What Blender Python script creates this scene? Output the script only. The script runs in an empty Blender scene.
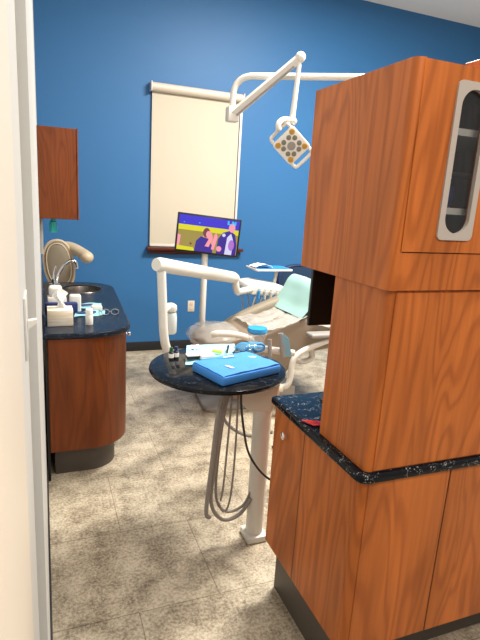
import bpy, bmesh, math, random
from mathutils import Vector as V, Matrix, noise
random.seed(7)
C = bpy.context.scene.collection
S = bpy.context.scene
PI = math.pi

# ------------------------------------------------------------------ camera, world, lights, exposure
cam_d = bpy.data.cameras.new('camera'); cam = bpy.data.objects.new('camera', cam_d); C.objects.link(cam)
cam_d.sensor_fit = 'HORIZONTAL'; cam_d.sensor_width = 36; cam_d.lens = 36*505.1/480
cam_d.clip_start = 0.02; cam_d.clip_end = 60
yaw, pitch, roll = .37952853, .23223433, .06021206
fw = V((math.sin(yaw)*math.cos(pitch), math.cos(yaw)*math.cos(pitch), -math.sin(pitch)))
r0 = V((math.cos(yaw), -math.sin(yaw), 0)); u0 = r0.cross(fw)
rr = r0*math.cos(roll)+u0*math.sin(roll); uu = u0*math.cos(roll)-r0*math.sin(roll)
m = Matrix((rr, uu, -fw)).transposed().to_4x4(); m.translation = (0, 0, 1.68)
cam.matrix_world = m; S.camera = cam

S.view_settings.view_transform = 'Standard'; S.view_settings.look = 'None'
S.view_settings.gamma = 1; S.view_settings.use_curve_mapping = False
S.view_settings.exposure = 0.1
w = bpy.data.worlds.new('world'); S.world = w; w.use_nodes = True
w.node_tree.nodes['Background'].inputs[0].default_value = (1, .93, .86, 1)
w.node_tree.nodes['Background'].inputs[1].default_value = .42

def area(name, loc, sx, sy, power, col=(1, .95, .88), rot=(0, 0, 0)):
    d = bpy.data.lights.new(name, 'AREA'); d.shape = 'RECTANGLE'; d.size = sx; d.size_y = sy
    d.energy = power; d.color = col
    o = bpy.data.objects.new(name, d); C.objects.link(o); o.location = loc; o.rotation_euler = rot
    return o
area('ceiling_light_room', (2.4, 2.9, 3.84), 1.2, .6, 265, (1, .94, .84))
area('ceiling_light_front', (1.6, 1.0, 3.84), 1.2, .6, 65, (1, .94, .84))
area('ceiling_light_hall', (1.0, -.5, 2.9), 1.2, .6, 46, (1, .92, .82))

# ------------------------------------------------------------------ materials
def mat(name, col, rough=.5, metal=0, spec=.5, **k):
    m = bpy.data.materials.new(name); m.use_nodes = True
    b = m.node_tree.nodes['Principled BSDF']
    b.inputs['Base Color'].default_value = (*col, 1); b.inputs['Roughness'].default_value = rough
    b.inputs['Metallic'].default_value = metal; b.inputs['Specular IOR Level'].default_value = spec
    for a, v in k.items(): b.inputs[a.replace('_', ' ')].default_value = v
    return m
def nd(m, t, **k):
    n = m.node_tree.nodes.new(t)
    for a, v in k.items():
        if hasattr(n, a): setattr(n, a, v)
        else: n.inputs[a.replace('_', ' ')].default_value = v
    return n
def lk(m, a, b): m.node_tree.links.new(a, b)
def ramp(m, stops):
    n = m.node_tree.nodes.new('ShaderNodeValToRGB'); e = n.color_ramp.elements
    e[0].position, e[0].color = stops[0][0], (*stops[0][1], 1)
    e[1].position, e[1].color = stops[-1][0], (*stops[-1][1], 1)
    for p, c in stops[1:-1]:
        x = e.new(p); x.color = (*c, 1)
    return n
def mapped(m, scale, loc=(0, 0, 0), rot=(0, 0, 0)):
    tc = nd(m, 'ShaderNodeTexCoord'); mp = nd(m, 'ShaderNodeMapping')
    mp.inputs['Scale'].default_value = scale; mp.inputs['Location'].default_value = loc
    mp.inputs['Rotation'].default_value = rot
    lk(m, tc.outputs['Object'], mp.inputs['Vector']); return mp.outputs['Vector']

def wood(name, base, dark, seed=0, rough=.36):
    m = mat(name, base, rough, spec=.3); b = m.node_tree.nodes['Principled BSDF']
    v = mapped(m, (1, 1, .17), (seed*3.1, seed*1.7, seed*.9))
    n = nd(m, 'ShaderNodeTexNoise', Scale=3.6, Detail=2.5, Roughness=.5, Distortion=.6); lk(m, v, n.inputs['Vector'])
    mu = nd(m, 'ShaderNodeMath', operation='MULTIPLY'); mu.inputs[1].default_value = 105; lk(m, n.outputs['Fac'], mu.inputs[0])
    si = nd(m, 'ShaderNodeMath', operation='SINE'); lk(m, mu.outputs[0], si.inputs[0])
    mr = nd(m, 'ShaderNodeMapRange'); lk(m, si.outputs[0], mr.inputs['Value']); mr.inputs['From Min'].default_value = -1
    v2 = mapped(m, (55, 55, 2.2)); n2 = nd(m, 'ShaderNodeTexNoise', Scale=1, Detail=3); lk(m, v2, n2.inputs['Vector'])
    v3 = mapped(m, (6, 6, 1.1)); n3 = nd(m, 'ShaderNodeTexNoise', Scale=1, Detail=2); lk(m, v3, n3.inputs['Vector'])
    r1 = ramp(m, [(.0, (.40,)*3), (.45, (.08,)*3), (1, (0, 0, 0))]); lk(m, mr.outputs[0], r1.inputs[0])
    mx = nd(m, 'ShaderNodeMix', data_type='RGBA'); lk(m, r1.outputs[0], mx.inputs[0])
    hi = tuple(min(1, c*1.12) for c in base); lo = tuple(c*.72 for c in base)
    r2 = ramp(m, [(.32, lo), (.52, base), (.72, hi)])
    ad = nd(m, 'ShaderNodeMath', operation='ADD'); h = nd(m, 'ShaderNodeMath', operation='MULTIPLY'); h.inputs[1].default_value = .42
    lk(m, n2.outputs['Fac'], ad.inputs[0]); lk(m, n3.outputs['Fac'], ad.inputs[1]); lk(m, ad.outputs[0], h.inputs[0]); lk(m, h.outputs[0], r2.inputs[0])
    lk(m, r2.outputs[0], mx.inputs[6]); mx.inputs[7].default_value = (*dark, 1)
    lk(m, mx.outputs[2], b.inputs['Base Color']); return m

def speckle(name, base, s1, s2, rough=.08, sc=150):
    m = mat(name, base, rough, spec=.6); b = m.node_tree.nodes['Principled BSDF']; b.inputs['Specular IOR Level'].default_value = .16
    v = mapped(m, (1, 1, 1))
    vo = nd(m, 'ShaderNodeTexVoronoi', Scale=sc); lk(m, v, vo.inputs['Vector'])
    no = nd(m, 'ShaderNodeTexNoise', Scale=sc*.22, Detail=2); lk(m, v, no.inputs['Vector'])
    r = ramp(m, [(.0, s1), (.16, s1), (.26, s2), (.42, base), (1, base)]); lk(m, vo.outputs['Distance'], r.inputs[0])
    r2 = ramp(m, [(.50, (0, 0, 0)), (.60, (1, 1, 1))]); lk(m, no.outputs['Fac'], r2.inputs[0])
    mx = nd(m, 'ShaderNodeMix', data_type='RGBA'); lk(m, r2.outputs[0], mx.inputs[0]); mx.inputs[6].default_value = (*base, 1)
    lk(m, r.outputs[0], mx.inputs[7]); lk(m, mx.outputs[2], b.inputs['Base Color']); return m

def emis(name, col, s=1):
    m = bpy.data.materials.new(name); m.use_nodes = True
    b = m.node_tree.nodes['Principled BSDF']; b.inputs['Base Color'].default_value = (0.01, .01, .01, 1)
    b.inputs['Emission Color'].default_value = (*col, 1); b.inputs['Emission Strength'].default_value = s
    b.inputs['Roughness'].default_value = .3; return m
def clear(name, col=(.9, .93, .95), a=.3, rough=.12):
    m = mat(name, col, rough, spec=.8); m.node_tree.nodes['Principled BSDF'].inputs['Alpha'].default_value = a
    return m

M = {}
M['wood'] = wood('cherry_wood', (.54, .150, .028), (.19, .036, .005))
M['wood_left'] = wood('cherry_wood_shaded', (.19, .046, .010), (.08, .016, .004), 3)  # same cherry, weaker light on the left run darkened into its colour
M['granite'] = speckle('black_granite', (.006, .007, .010), (.50, .52, .50), (.09, .10, .105), .14, 170)
M['granite_blue'] = speckle('blue_black_granite', (.010, .016, .028), (.20, .26, .34), (.04, .06, .10), .26, 190)
M['granite_table'] = speckle('black_table_granite', (.006, .007, .009), (.16, .17, .18), (.03, .035, .045), .10, 190)
M['white'] = mat('white_plastic', (.68, .665, .625), .32)
M['cream'] = mat('cream_enamel', (.62, .55, .47), .4)
M['lightgrey'] = mat('light_grey_plastic', (.55, .54, .52), .4)
M['grey'] = mat('grey_plastic', (.30, .29, .28), .45)
M['hose'] = mat('grey_hose', (.25, .23, .21), .4)
M['black'] = mat('black_plastic', (.006, .006, .006), .35)
M['blackmat'] = mat('black_base_rubber', (.012, .012, .014), .6)
M['kick'] = mat('grey_brown_toe_kick', (.075, .062, .052), .5)
M['chrome'] = mat('chrome', (.85, .85, .87), .12, 1)
M['steel'] = mat('brushed_steel', (.26, .24, .22), .28, 1)
M['beige'] = mat('beige_upholstery', (.215, .165, .120), .4)
M['taupe'] = mat('taupe_upholstery', (.22, .185, .135), .5)
M['stool_cream'] = mat('cream_upholstery', (.58, .47, .33), .42)
M['frame'] = mat('taupe_door_frame', (.42, .37, .33), .35)
M['wrap'] = mat('blue_sterile_wrap', (.045, .25, .72), .75)
M['aqua'] = mat('aqua_paper', (.30, .60, .68), .75)
M['paper'] = mat('white_paper', (.86, .86, .84), .7)
M['teal'] = mat('pale_teal_paper', (.30, .50, .48), .75)
M['bluebag'] = mat('bright_blue_film', (.035, .30, .68), .25)
M['navy'] = mat('navy_plastic', (.015, .03, .14), .4)
M['blue_fabric'] = mat('blue_vinyl', (.010, .035, .085), .4)
M['green'] = mat('dark_green_plastic', (.01, .10, .05), .3)
M['cyan'] = mat('teal_plastic', (.02, .45, .45), .3)
M['yellow'] = mat('lime_plastic', (.60, .78, .12), .5)
M['red'] = clear('translucent_red', (.55, .02, .01), .72, .15)
M['clear'] = clear('clear_plastic', (.85, .88, .90), .30, .1)
M['clearbag'] = clear('clear_plastic_cover', (.66, .64, .60), .40, .10)
M['glass'] = clear('cabinet_glass', (.06, .065, .07), .22, .04)
M['window_glass'] = clear('window_glass', (.8, .85, .9), .12, .02)
M['redwood'] = mat('dark_red_wood_sill', (.095, .016, .008), .28)
M['led'] = mat('grey_led_lens', (.17, .165, .12), .15)
M['amber'] = mat('amber_led_lens', (.42, .23, .03), .15)
M['bottle_clear'] = mat('frosted_bottle', (.58, .64, .66), .2)
M['sleeve'] = mat('blue_film_sleeve', (.22, .46, .60), .3)
M['bluefilm'] = clear('blue_tinted_film', (.12, .42, .70), .45, .1)
M['plate'] = mat('almond_outlet', (.72, .62, .50), .4)

# wall paints
def paint(name, col, rough=.55, bump=.02, sc=260):
    m = mat(name, col, rough, spec=.35); b = m.node_tree.nodes['Principled BSDF']
    v = mapped(m, (1, 1, 1)); n = nd(m, 'ShaderNodeTexNoise', Scale=sc, Detail=2); lk(m, v, n.inputs['Vector'])
    bp = nd(m, 'ShaderNodeBump', Strength=bump*5, Distance=.002); lk(m, n.outputs['Fac'], bp.inputs['Height']); lk(m, bp.outputs[0], b.inputs['Normal'])
    return m
M['blue'] = paint('blue_wall_paint', (.034, .155, .375), .5)
M['wallwhite'] = paint('grey_white_wall_paint', (.50, .50, .485), .5)
M['trim'] = paint('cream_trim_paint', (.56, .505, .43), .45, .01)
M['ceil'] = paint('ceiling_white', (.90, .90, .90), .8)

# floor tile
fm = mat('stone_look_floor_tile', (.5, .45, .38), .38, spec=.35); fb = fm.node_tree.nodes['Principled BSDF']
v = mapped(fm, (1, 1, 1), (-.33, -.132-.54, 0))
br = nd(fm, 'ShaderNodeTexBrick'); br.offset = .5; br.offset_frequency = 2
lk(fm, v, br.inputs['Vector'])
for k_, v_ in {'Scale': 1, 'Brick Width': .70, 'Row Height': .54, 'Mortar Size': .0024, 'Mortar Smooth': .3, 'Bias': 0}.items(): br.inputs[k_].default_value = v_
br.inputs['Color1'].default_value = (.92, .92, .92, 1); br.inputs['Color2'].default_value = (1.0, 1.0, 1.0, 1); br.inputs['Mortar'].default_value = (.50, .46, .42, 1)
vv = mapped(fm, (1, 1, 1))
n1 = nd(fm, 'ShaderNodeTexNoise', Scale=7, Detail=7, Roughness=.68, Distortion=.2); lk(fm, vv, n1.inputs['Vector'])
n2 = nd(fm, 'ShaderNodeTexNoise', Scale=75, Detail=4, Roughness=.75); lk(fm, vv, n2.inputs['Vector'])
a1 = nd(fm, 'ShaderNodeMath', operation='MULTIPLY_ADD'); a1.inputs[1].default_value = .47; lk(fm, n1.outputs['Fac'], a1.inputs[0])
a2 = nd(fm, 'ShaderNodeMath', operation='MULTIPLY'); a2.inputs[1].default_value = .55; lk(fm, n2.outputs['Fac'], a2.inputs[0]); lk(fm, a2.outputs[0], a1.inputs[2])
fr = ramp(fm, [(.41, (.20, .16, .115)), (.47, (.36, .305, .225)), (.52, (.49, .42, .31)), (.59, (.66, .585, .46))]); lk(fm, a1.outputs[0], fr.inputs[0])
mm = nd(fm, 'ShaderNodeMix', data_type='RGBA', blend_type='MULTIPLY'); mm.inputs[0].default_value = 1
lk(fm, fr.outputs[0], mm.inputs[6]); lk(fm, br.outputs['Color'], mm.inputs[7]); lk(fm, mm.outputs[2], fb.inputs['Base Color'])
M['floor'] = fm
# roller shade: translucent cloth
sm = bpy.data.materials.new('cream_shade_cloth'); sm.use_nodes = True; nt = sm.node_tree
sb = nt.nodes['Principled BSDF']; sb.inputs['Base Color'].default_value = (.70, .64, .53, 1); sb.inputs['Roughness'].default_value = .8
tr = nt.nodes.new('ShaderNodeBsdfTranslucent'); tr.inputs[0].default_value = (.75, .68, .55, 1)
mxs = nt.nodes.new('ShaderNodeMixShader'); mxs.inputs[0].default_value = .22
nt.links.new(sb.outputs[0], mxs.inputs[1]); nt.links.new(tr.outputs[0], mxs.inputs[2]); nt.links.new(mxs.outputs[0], nt.nodes['Material Output'].inputs[0])
M['shade'] = sm
# tissue box print
tm = mat('patterned_tissue_box', (.78, .70, .58), .6); tb = tm.node_tree.nodes['Principled BSDF']
v = mapped(tm, (5, 5, 40)); n = nd(tm, 'ShaderNodeTexNoise', Scale=2, Detail=1); lk(tm, v, n.inputs['Vector'])
r = ramp(tm, [(.4, (.80, .76, .68)), (.6, (.70, .60, .44))]); lk(tm, n.outputs['Fac'], r.inputs[0]); lk(tm, r.outputs[0], tb.inputs['Base Color'])
M['tissuebox'] = tm

# ------------------------------------------------------------------ mesh builder
class MB:
    def __init__(s, *mats): s.bm = bmesh.new(); s.mats = list(mats); s.mi = 0; s.X = None
    def _new(s, geomverts):
        if s.X is not None:
            for v in geomverts: v.co = s.X @ v.co
        fs = {f for v in geomverts for f in v.link_faces}
        for f in fs: f.material_index = s.mi
        return s
    def box(s, x0, x1, y0, y1, z0, z1, bev=0, seg=2):
        t = bmesh.new(); bmesh.ops.create_cube(t, size=1)
        for v in t.verts: v.co = V(((x0+x1)/2+v.co.x*(x1-x0), (y0+y1)/2+v.co.y*(y1-y0), (z0+z1)/2+v.co.z*(z1-z0)))
        if bev: bmesh.ops.bevel(t, geom=t.edges[:], offset=bev, segments=seg, affect='EDGES', profile=.5)
        return s._merge(t)
    def _merge(s, t):
        vm = [s.bm.verts.new(v.co) for v in t.verts]; t.verts.index_update()
        for f in t.faces:
            try: s.bm.faces.new([vm[v.index] for v in f.verts])
            except ValueError: pass
        t.free(); return s._new(vm)
    def prism(s, poly, a0, a1, plane='xy', bev=0, seg=2):
        def P(p, h): return {'xy': V((p[0], p[1], h)), 'xz': V((p[0], h, p[1])), 'yz': V((h, p[0], p[1]))}[plane]
        t = bmesh.new(); lo = [t.verts.new(P(p, a0)) for p in poly]; hi = [t.verts.new(P(p, a1)) for p in poly]
        t.faces.new(lo[::-1]); t.faces.new(hi); n = len(poly)
        for i in range(n): t.faces.new((lo[i], lo[(i+1) % n], hi[(i+1) % n], hi[i]))
        bmesh.ops.recalc_face_normals(t, faces=t.faces[:])
        if bev:
            es = [e for e in t.edges if len(e.link_faces) == 2 and e.calc_face_angle(0) > .7]
            bmesh.ops.bevel(t, geom=es, offset=bev, segments=seg, affect='EDGES', profile=.5)
        return s._merge(t)
    def rings(s, rings, cap=True):
        vs = [[s.bm.verts.new(p) for p in r] for r in rings]; n = len(vs[0])
        for a, b in zip(vs, vs[1:]):
            for i in range(n): s.bm.faces.new((a[i], a[(i+1) % n], b[(i+1) % n], b[i]))
        if cap: s.bm.faces.new(vs[0][::-1]); s.bm.faces.new(vs[-1])
        return s._new([v for r in vs for v in r])
    def tube(s, pts, r, seg=12, smooth=0, flat=1):
        P = [V(p) for p in pts]
        if smooth: P = catmull(P, smooth)
        n = len(P); R = r if isinstance(r, (list, tuple)) else [r]*n
        if len(R) != n: R = [R[0]+(R[-1]-R[0])*i/(n-1) for i in range(n)]
        T = [(P[min(i+1, n-1)]-P[max(i-1, 0)]).normalized() for i in range(n)]
        a = T[0].orthogonal().normalized(); out = []
        for i in range(n):
            a = (a-T[i]*a.dot(T[i])).normalized(); b = T[i].cross(a)
            out.append([P[i]+(a*math.cos(q)+b*math.sin(q)*flat)*R[i] for q in [2*PI*k/seg for k in range(seg)]])
        return s.rings(out)
    def cyl(s, a, b, r, r2=None, seg=24): return s.tube([a, b], [r, r if r2 is None else r2], seg)
    def lathe(s, prof, c=(0, 0, 0), seg=32, sx=1, sy=1, cap=True):
        c = V(c); return s.rings([[c+V((math.cos(2*PI*k/seg)*r*sx, math.sin(2*PI*k/seg)*r*sy, z)) for k in range(seg)] for r, z in prof], cap)
    def ell(s, c, rad, seg=20, rn=12):
        c = V(c); prof = [(math.sin(PI*(i+.05)/(rn+.1)), -math.cos(PI*(i+.05)/(rn+.1))) for i in range(rn+1)]
        return s.rings([[c+V((math.cos(2*PI*k/seg)*r*rad[0], math.sin(2*PI*k/seg)*r*rad[1], z*rad[2])) for k in range(seg)] for r, z in prof])
    def sheet(s, f, nu, nv, th=.002):
        g = [[V(f(i/nu, j/nv)) for j in range(nv+1)] for i in range(nu+1)]
        def N(i, j):
            a = g[min(i+1, nu)][j]-g[max(i-1, 0)][j]; b = g[i][min(j+1, nv)]-g[i][max(j-1, 0)]; return a.cross(b).normalized()
        A = [[s.bm.verts.new(g[i][j]) for j in range(nv+1)] for i in range(nu+1)]
        B = [[s.bm.verts.new(g[i][j]-N(i, j)*th) for j in range(nv+1)] for i in range(nu+1)]
        for i in range(nu):
            for j in range(nv):
                s.bm.faces.new((A[i][j], A[i+1][j], A[i+1][j+1], A[i][j+1])); s.bm.faces.new((B[i][j+1], B[i+1][j+1], B[i+1][j], B[i][j]))
        for i in range(nu):
            s.bm.faces.new((A[i+1][0], A[i][0], B[i][0], B[i+1][0])); s.bm.faces.new((A[i][nv], A[i+1][nv], B[i+1][nv], B[i][nv]))
        for j in range(nv):
            s.bm.faces.new((A[0][j], A[0][j+1], B[0][j+1], B[0][j])); s.bm.faces.new((A[nu][j+1], A[nu][j], B[nu][j], B[nu][j+1]))
        return s._new([v for q in A+B for v in q])
    def build(s, name, parent=None, smooth=True, angle=35):
        bmesh.ops.recalc_face_normals(s.bm, faces=s.bm.faces[:])
        me = bpy.data.meshes.new(name)
        for f in s.bm.faces: f.smooth = smooth
        if smooth:
            for e in s.bm.edges:
                if len(e.link_faces) == 2 and e.calc_face_angle(0) > math.radians(angle): e.smooth = False
        off = root_loc(parent)
        if off.length: bmesh.ops.translate(s.bm, vec=-off, verts=s.bm.verts[:])
        s.bm.to_mesh(me); s.bm.free()
        for x in s.mats: me.materials.append(M[x] if isinstance(x, str) else x)
        o = bpy.data.objects.new(name, me); C.objects.link(o)
        if parent: o.parent = parent
        return o
def root_loc(p):
    t = V((0, 0, 0))
    while p: t += p.location; p = p.parent
    return t
def catmull(P, k):
    out = []
    for i in range(len(P)-1):
        a, b, c, d = P[max(i-1, 0)], P[i], P[i+1], P[min(i+2, len(P)-1)]
        for j in range(k):
            t = j/k; out.append(.5*((2*b)+(c-a)*t+(2*a-5*b+4*c-d)*t*t+(3*b-a-3*c+d)*t**3))
    out.append(P[-1]); return out
def rpoly(pts, rad, seg=8):
    out = []; n = len(pts); rad = rad if isinstance(rad, (list, tuple)) else [rad]*n
    for i in range(n):
        p, a, b, r = V(pts[i]), V(pts[i-1]), V(pts[(i+1) % n]), rad[i]
        if r <= 0: out.append(tuple(p)); continue
        d1, d2 = (a-p).normalized(), (b-p).normalized(); ang = d1.angle(d2); t = r/math.tan(ang/2)
        c = p+(d1+d2).normalized()*(r/math.sin(ang/2)); s0, s1 = p+d1*t-c, p+d2*t-c
        for k in range(seg+1):
            q = s0.lerp(s1, k/seg).normalized()*r if False else None
            w_ = s0.angle(s1); f = k/seg
            q = (s0*math.sin((1-f)*w_)+s1*math.sin(f*w_))/math.sin(w_); out.append(tuple(c+q))
    return out
def holed(name, outer, hole, a0, a1, plane, mt, parent=None, bev=0):
    cu = bpy.data.curves.new(name, 'CURVE'); cu.dimensions = '2D'; cu.fill_mode = 'BOTH'; cu.extrude = (a1-a0)/2
    for pl in (outer, hole):
        sp = cu.splines.new('POLY'); sp.points.add(len(pl)-1); sp.use_cyclic_u = True
        for p, q in zip(sp.points, pl): p.co = (q[0], q[1], 0, 1)
    cu.bevel_depth = bev; cu.bevel_resolution = 2
    if bev: cu.offset = -bev; cu.extrude = (a1-a0)/2-bev
    t = bpy.data.objects.new(name, cu); me = bpy.data.meshes.new_from_object(t)
    bpy.data.objects.remove(t); mid = (a0+a1)/2; off = root_loc(parent)
    for v in me.vertices:
        x, y, z = v.co
        v.co = {'xy': V((x, y, mid+z)), 'xz': V((x, mid-z, y))}[plane]-off
    me.materials.clear(); me.materials.append(M[mt])
    bm = bmesh.new(); bm.from_mesh(me); bmesh.ops.recalc_face_normals(bm, faces=bm.faces[:]); bm.to_mesh(me); bm.free()
    o = bpy.data.objects.new(name, me); C.objects.link(o)
    if parent: o.parent = parent
    return o
def tag(o, label=None, cat=None, group=None, kind=None):
    for k, v in (('label', label), ('category', cat), ('group', group), ('kind', kind)):
        if v: o[k] = v
    return o
def thing(name, loc, label, cat, group=None):
    o = bpy.data.objects.new(name, None); C.objects.link(o); o.location = loc; o.empty_display_size = .1
    return tag(o, label, cat, group)
def struct(o): o['kind'] = 'structure'; return o
def nz(x, y, z=0, s=1): return noise.noise(V((x*s, y*s, z*s)))

# ------------------------------------------------------------------ structure
WL = -.014; WB = 5.37; H = 3.9
struct(MB('floor').box(-.3, 5.6, -1.6, WB+.1, -.1, 0).build('floor'))
struct(MB('ceil').box(-.3, 5.6, -1.6, WB+.1, H, H+.1).build('ceiling'))
struct(MB('wallwhite').box(WL-.12, WL, .98, WB+.1, 0, H).build('wall_left'))
struct(MB('wallwhite').box(5.5, 5.6, -1.6, WB+.1, 0, H).build('wall_right'))
WX0, WX1, WZ0, WZ1 = 1.10, 1.95, 1.165, 2.66
struct(holed('wall_back', [(WL, 0), (5.5, 0), (5.5, H), (WL, H)], [(WX0, WZ0), (WX1, WZ0), (WX1, WZ1), (WX0, WZ1)], WB, WB+.14, 'xz', 'blue'))
struct(MB('blackmat').box(WL, WL+.008, .98, WB, 0, .10, .002).build('baseboard_left'))
struct(MB('blackmat').box(WL+.011, 5.5, WB-.012, WB, 0, .10, .002).build('baseboard_back'))
struct(MB('trim').box(-.14, -.0255, .16, .60, 0, 2.35, .003).build('trim_1'))
struct(MB('wallwhite').box(-.14, -.030, .60, .98, 0, H).build('trim_2'))
# window
wf = MB('white')
wf.box(WX0, WX1, WB+.05, WB+.10, WZ0, WZ0+.05).box(WX0, WX1, WB+.05, WB+.10, WZ1-.05, WZ1)
wf.box(WX0, WX0+.05, WB+.05, WB+.10, WZ0, WZ1).box(WX1-.05, WX1, WB+.05, WB+.10, WZ0, WZ1)
wf.box(WX0, WX1, WB+.05, WB+.09, 1.88, 1.93).box(1.515, 1.535, WB+.06, WB+.085, WZ0, 1.9)
win = struct(wf.build('window_1'))
MB('window_glass').box(WX0+.04, WX1-.04, WB+.07, WB+.076, WZ0+.04, WZ1-.04).build('glass_pane', win)
ws = MB('redwood').box(1.02, 2.10, WB-.085, WB+.05, 1.118, 1.148, .006).box(1.05, 2.07, WB-.022, WB, 1.075, 1.118, .004).build('window_sill', win)

rs = thing('roller_shade', (1.52, WB, 1.17), 'cream roller shade pulled down over the window on the blue wall', 'window shade')
MB('shade').sheet(lambda u, v: (1.055+.93*u, WB-.028-.006*math.sin(u*PI)*math.sin(v*3), 1.165+1.53*v), 10, 16, .002).build('shade_cloth', rs)
MB('cream').cyl((1.045, WB-.05, 2.715), (2.00, WB-.05, 2.715), .042).build('roller_cassette', rs)
MB('lightgrey').box(1.032, 1.045, WB-.095, WB, 2.67, 2.76, .003).build('end_cap', rs)
MB('lightgrey').box(2.0, 2.013, WB-.095, WB, 2.67, 2.76, .003).build('end_cap', rs)
MB('white').box(1.055, 1.985, WB-.036, WB-.022, 1.155, 1.18, .003).build('bottom_bar', rs)
MB('white').box(1.995, 2.02, WB-.03, WB, 1.16, 2.67, .003).build('edge_light_strip', rs)  # white strip standing in for light along the shade's right edge

# ------------------------------------------------------------------ right island: base, counter, tall unit, upper cabinet
BX, BY = .872, 1.122
base = thing('base_cabinet', (1.3, 1.4, 0), 'cherry wood base cabinet with two front doors under the black counter at right', 'cabinet')
fp = rpoly([(BX, BY), (2.3, BY), (2.3, 1.735), (BX, 1.735)], [.022, 0, 0, .012])
MB('wood').prism(fp, .245, .879, 'xy', .002, 1).build('body', base)
MB('kick').box(.927, 2.25, 1.27, 1.72, 0, .245).build('toe_kick', base)
def door(x0, x1, z0, z1, y, parent, mt='wood', name='door'):
    return MB(mt).box(x0, x1, y-.004, y+.004, z0, z1, .0015, 1).build(name, parent)
MB('black').box(1.2087, 1.2133, BY-.001, BY+.01, .249, .876).build('door_gap', base)
d1 = door(.896, 1.2085, .248, .876, BY, base); d2 = door(1.2135, 1.60, .248, .876, BY, base)
# side panel with seam and drawer knob
MB('wood').box(BX-.0015, BX+.004, 1.147, 1.4773, .248, .876, .0015, 1).build('side_panel', base)
MB('black').box(BX-.0008, BX+.003, 1.4775, 1.4815, .249, .876).build('door_gap', base)
sd = MB('wood').box(BX-.002, BX+.004, 1.4815, 1.73, .248, .876, .0015, 1).build('door', base)
MB('chrome').tube([(BX-.004, 1.61, .800), (BX-.012, 1.61, .800), (BX-.016, 1.61, .800), (BX-.024, 1.61, .800), (BX-.027, 1.61, .80)], [.007, .007, .016, .016, .008], 18).build('knob', sd)

ct = MB('granite').prism(rpoly([(.853, 1.104), (2.32, 1.104), (2.32, 1.755), (.853, 1.755)], [.035, 0, 0, .02]), .879, .909, 'xy', .009, 3).build('countertop')
tag(ct, 'black speckled granite countertop on the island cabinet at right', 'countertop')

tw = thing('tall_cabinet', (1.1, 1.28, .909), 'cherry wood housing standing on the island counter, below the glazed upper cabinet', 'cabinet')
MB('wood').prism(rpoly([(.880, 1.122), (1.36, 1.122), (1.36, 1.405), (.880, 1.405)], [.022, 0, 0, .01]), .909, 1.462, 'xy', .0015, 1).build('body', tw)
MB('wood').box(.904, 1.355, 1.117, 1.125, .915, 1.457, .0015, 1).build('front_panel', tw)

up = thing('upper_cabinet', (1.1, 1.36, 1.464), 'cherry wood upper cabinet with a rounded slot window, topmost of the island stack', 'cabinet')
UX0, UX1, UY0, UY1, UZ0, UZ1 = .868, 1.366, 1.112, 1.615, 1.464, 2.05
# carcass as panels so the window looks into it
sp = rpoly([(UX0, UY1), (UX0, UY0), (UX0+.03, UY0), (UX0+.03, UY0+.02), (UX0+.02, UY0+.05), (UX0+.02, UY1)], [.0, .022, 0, 0, 0.01, 0])
MB('wood').prism(sp, UZ0, UZ1, 'xy').build('side_panel', up)
MB('wood').box(UX1-.018, UX1, UY0+.01, UY1, UZ0, UZ1).build('side_panel', up)
MB('wood').box(UX0+.02, UX1-.018, UY0+.02, UY1, UZ1-.02, UZ1-.001).build('top_panel', up)
MB('wood').box(UX0+.02, UX1-.018, UY0+.02, UY1, UZ0+.001, UZ0+.02).box(UX0+.03, UX1-.018, UY0+.001, UY0+.02, UZ0+.001, UZ0+.105).build('bottom_rail', up)
MB('lightgrey').box(UX0+.02, UX1-.018, UY1-.012, UY1-.001, UZ0+.02, UZ1-.02).build('back_panel', up)
DX0, DX1, DZ0, DZ1 = .893, 1.36, 1.572, 2.047
fx0, fx1, fz0, fz1 = 1.000, 1.122, 1.607, 2.012
ins = .0185
hole2 = rpoly([(fx0+.012, fz0+.008), (fx1-.012, fz0+.008), (fx1-.012, fz1-.008), (fx0+.012, fz1-.008)], .047, 10)
hole = rpoly([(fx0+ins, fz0+ins), (fx1-ins, fz0+ins), (fx1-ins, fz1-ins), (fx0+ins, fz1-ins)], .042, 10)
dr = holed('door', [(DX0, DZ0), (DX1, DZ0), (DX1, DZ1), (DX0, DZ1)], hole2, UY0-.004, UY0+.014, 'xz', 'wood', up)
holed('window_frame', rpoly([(fx0, fz0), (fx1, fz0), (fx1, fz1), (fx0, fz1)], .016, 6), hole, UY0-.010, UY0+.002, 'xz', 'frame', dr)
MB('glass').box(fx0+.016, fx1-.016, UY0+.0025, UY0+.0055, fz0+.012, fz1-.012).build('glass_pane', dr)
for z in (1.685, 1.80, 1.895):
    MB('white').box(UX0+.022, UX1-.02, UY0+.03 if z != 1.80 else UY0+.16, UY1-.02, z-.009 if z != 1.8 else z-.003, z+.009 if z != 1.8 else z+.003).build('shelf', up)
b = MB('navy', 'red').lathe([(.005, 0), (.045, 0), (.055, .03), (.05, .06), (.004, .062)], (1.075, 1.22, 1.6945), 24)
tag(b.build('plastic_cup'), 'dark round tub on the middle shelf seen through the cabinet glass', 'container')
b = MB('clear').lathe([(.005, 0), (.03, 0), (.034, .05), (.03, .055), (.004, .056)], (1.03, 1.18, 1.485), 24)
tag(b.build('glass_jar'), 'small clear jar low behind the slot window of the upper cabinet', 'container')
b = MB('lightgrey').box(1.01, 1.12, 1.26, 1.34, 1.904, 1.96, .006)
tag(b.build('supply_box'), 'grey supply box on the top shelf behind the cabinet glass', 'box')

nb = thing('tall_cabinet', (1.75, 1.3, .909), 'taller cherry wood cabinet at the far right, its top showing beyond the upper cabinet', 'cabinet')
MB('wood').box(1.372, 2.1, 1.135, 1.50, .909, 2.183, .003, 1).build('body', nb)
MB('wood').box(1.378, 2.09, 1.127, 1.135, .915, 2.177, .0015, 1).build('door', nb)

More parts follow.
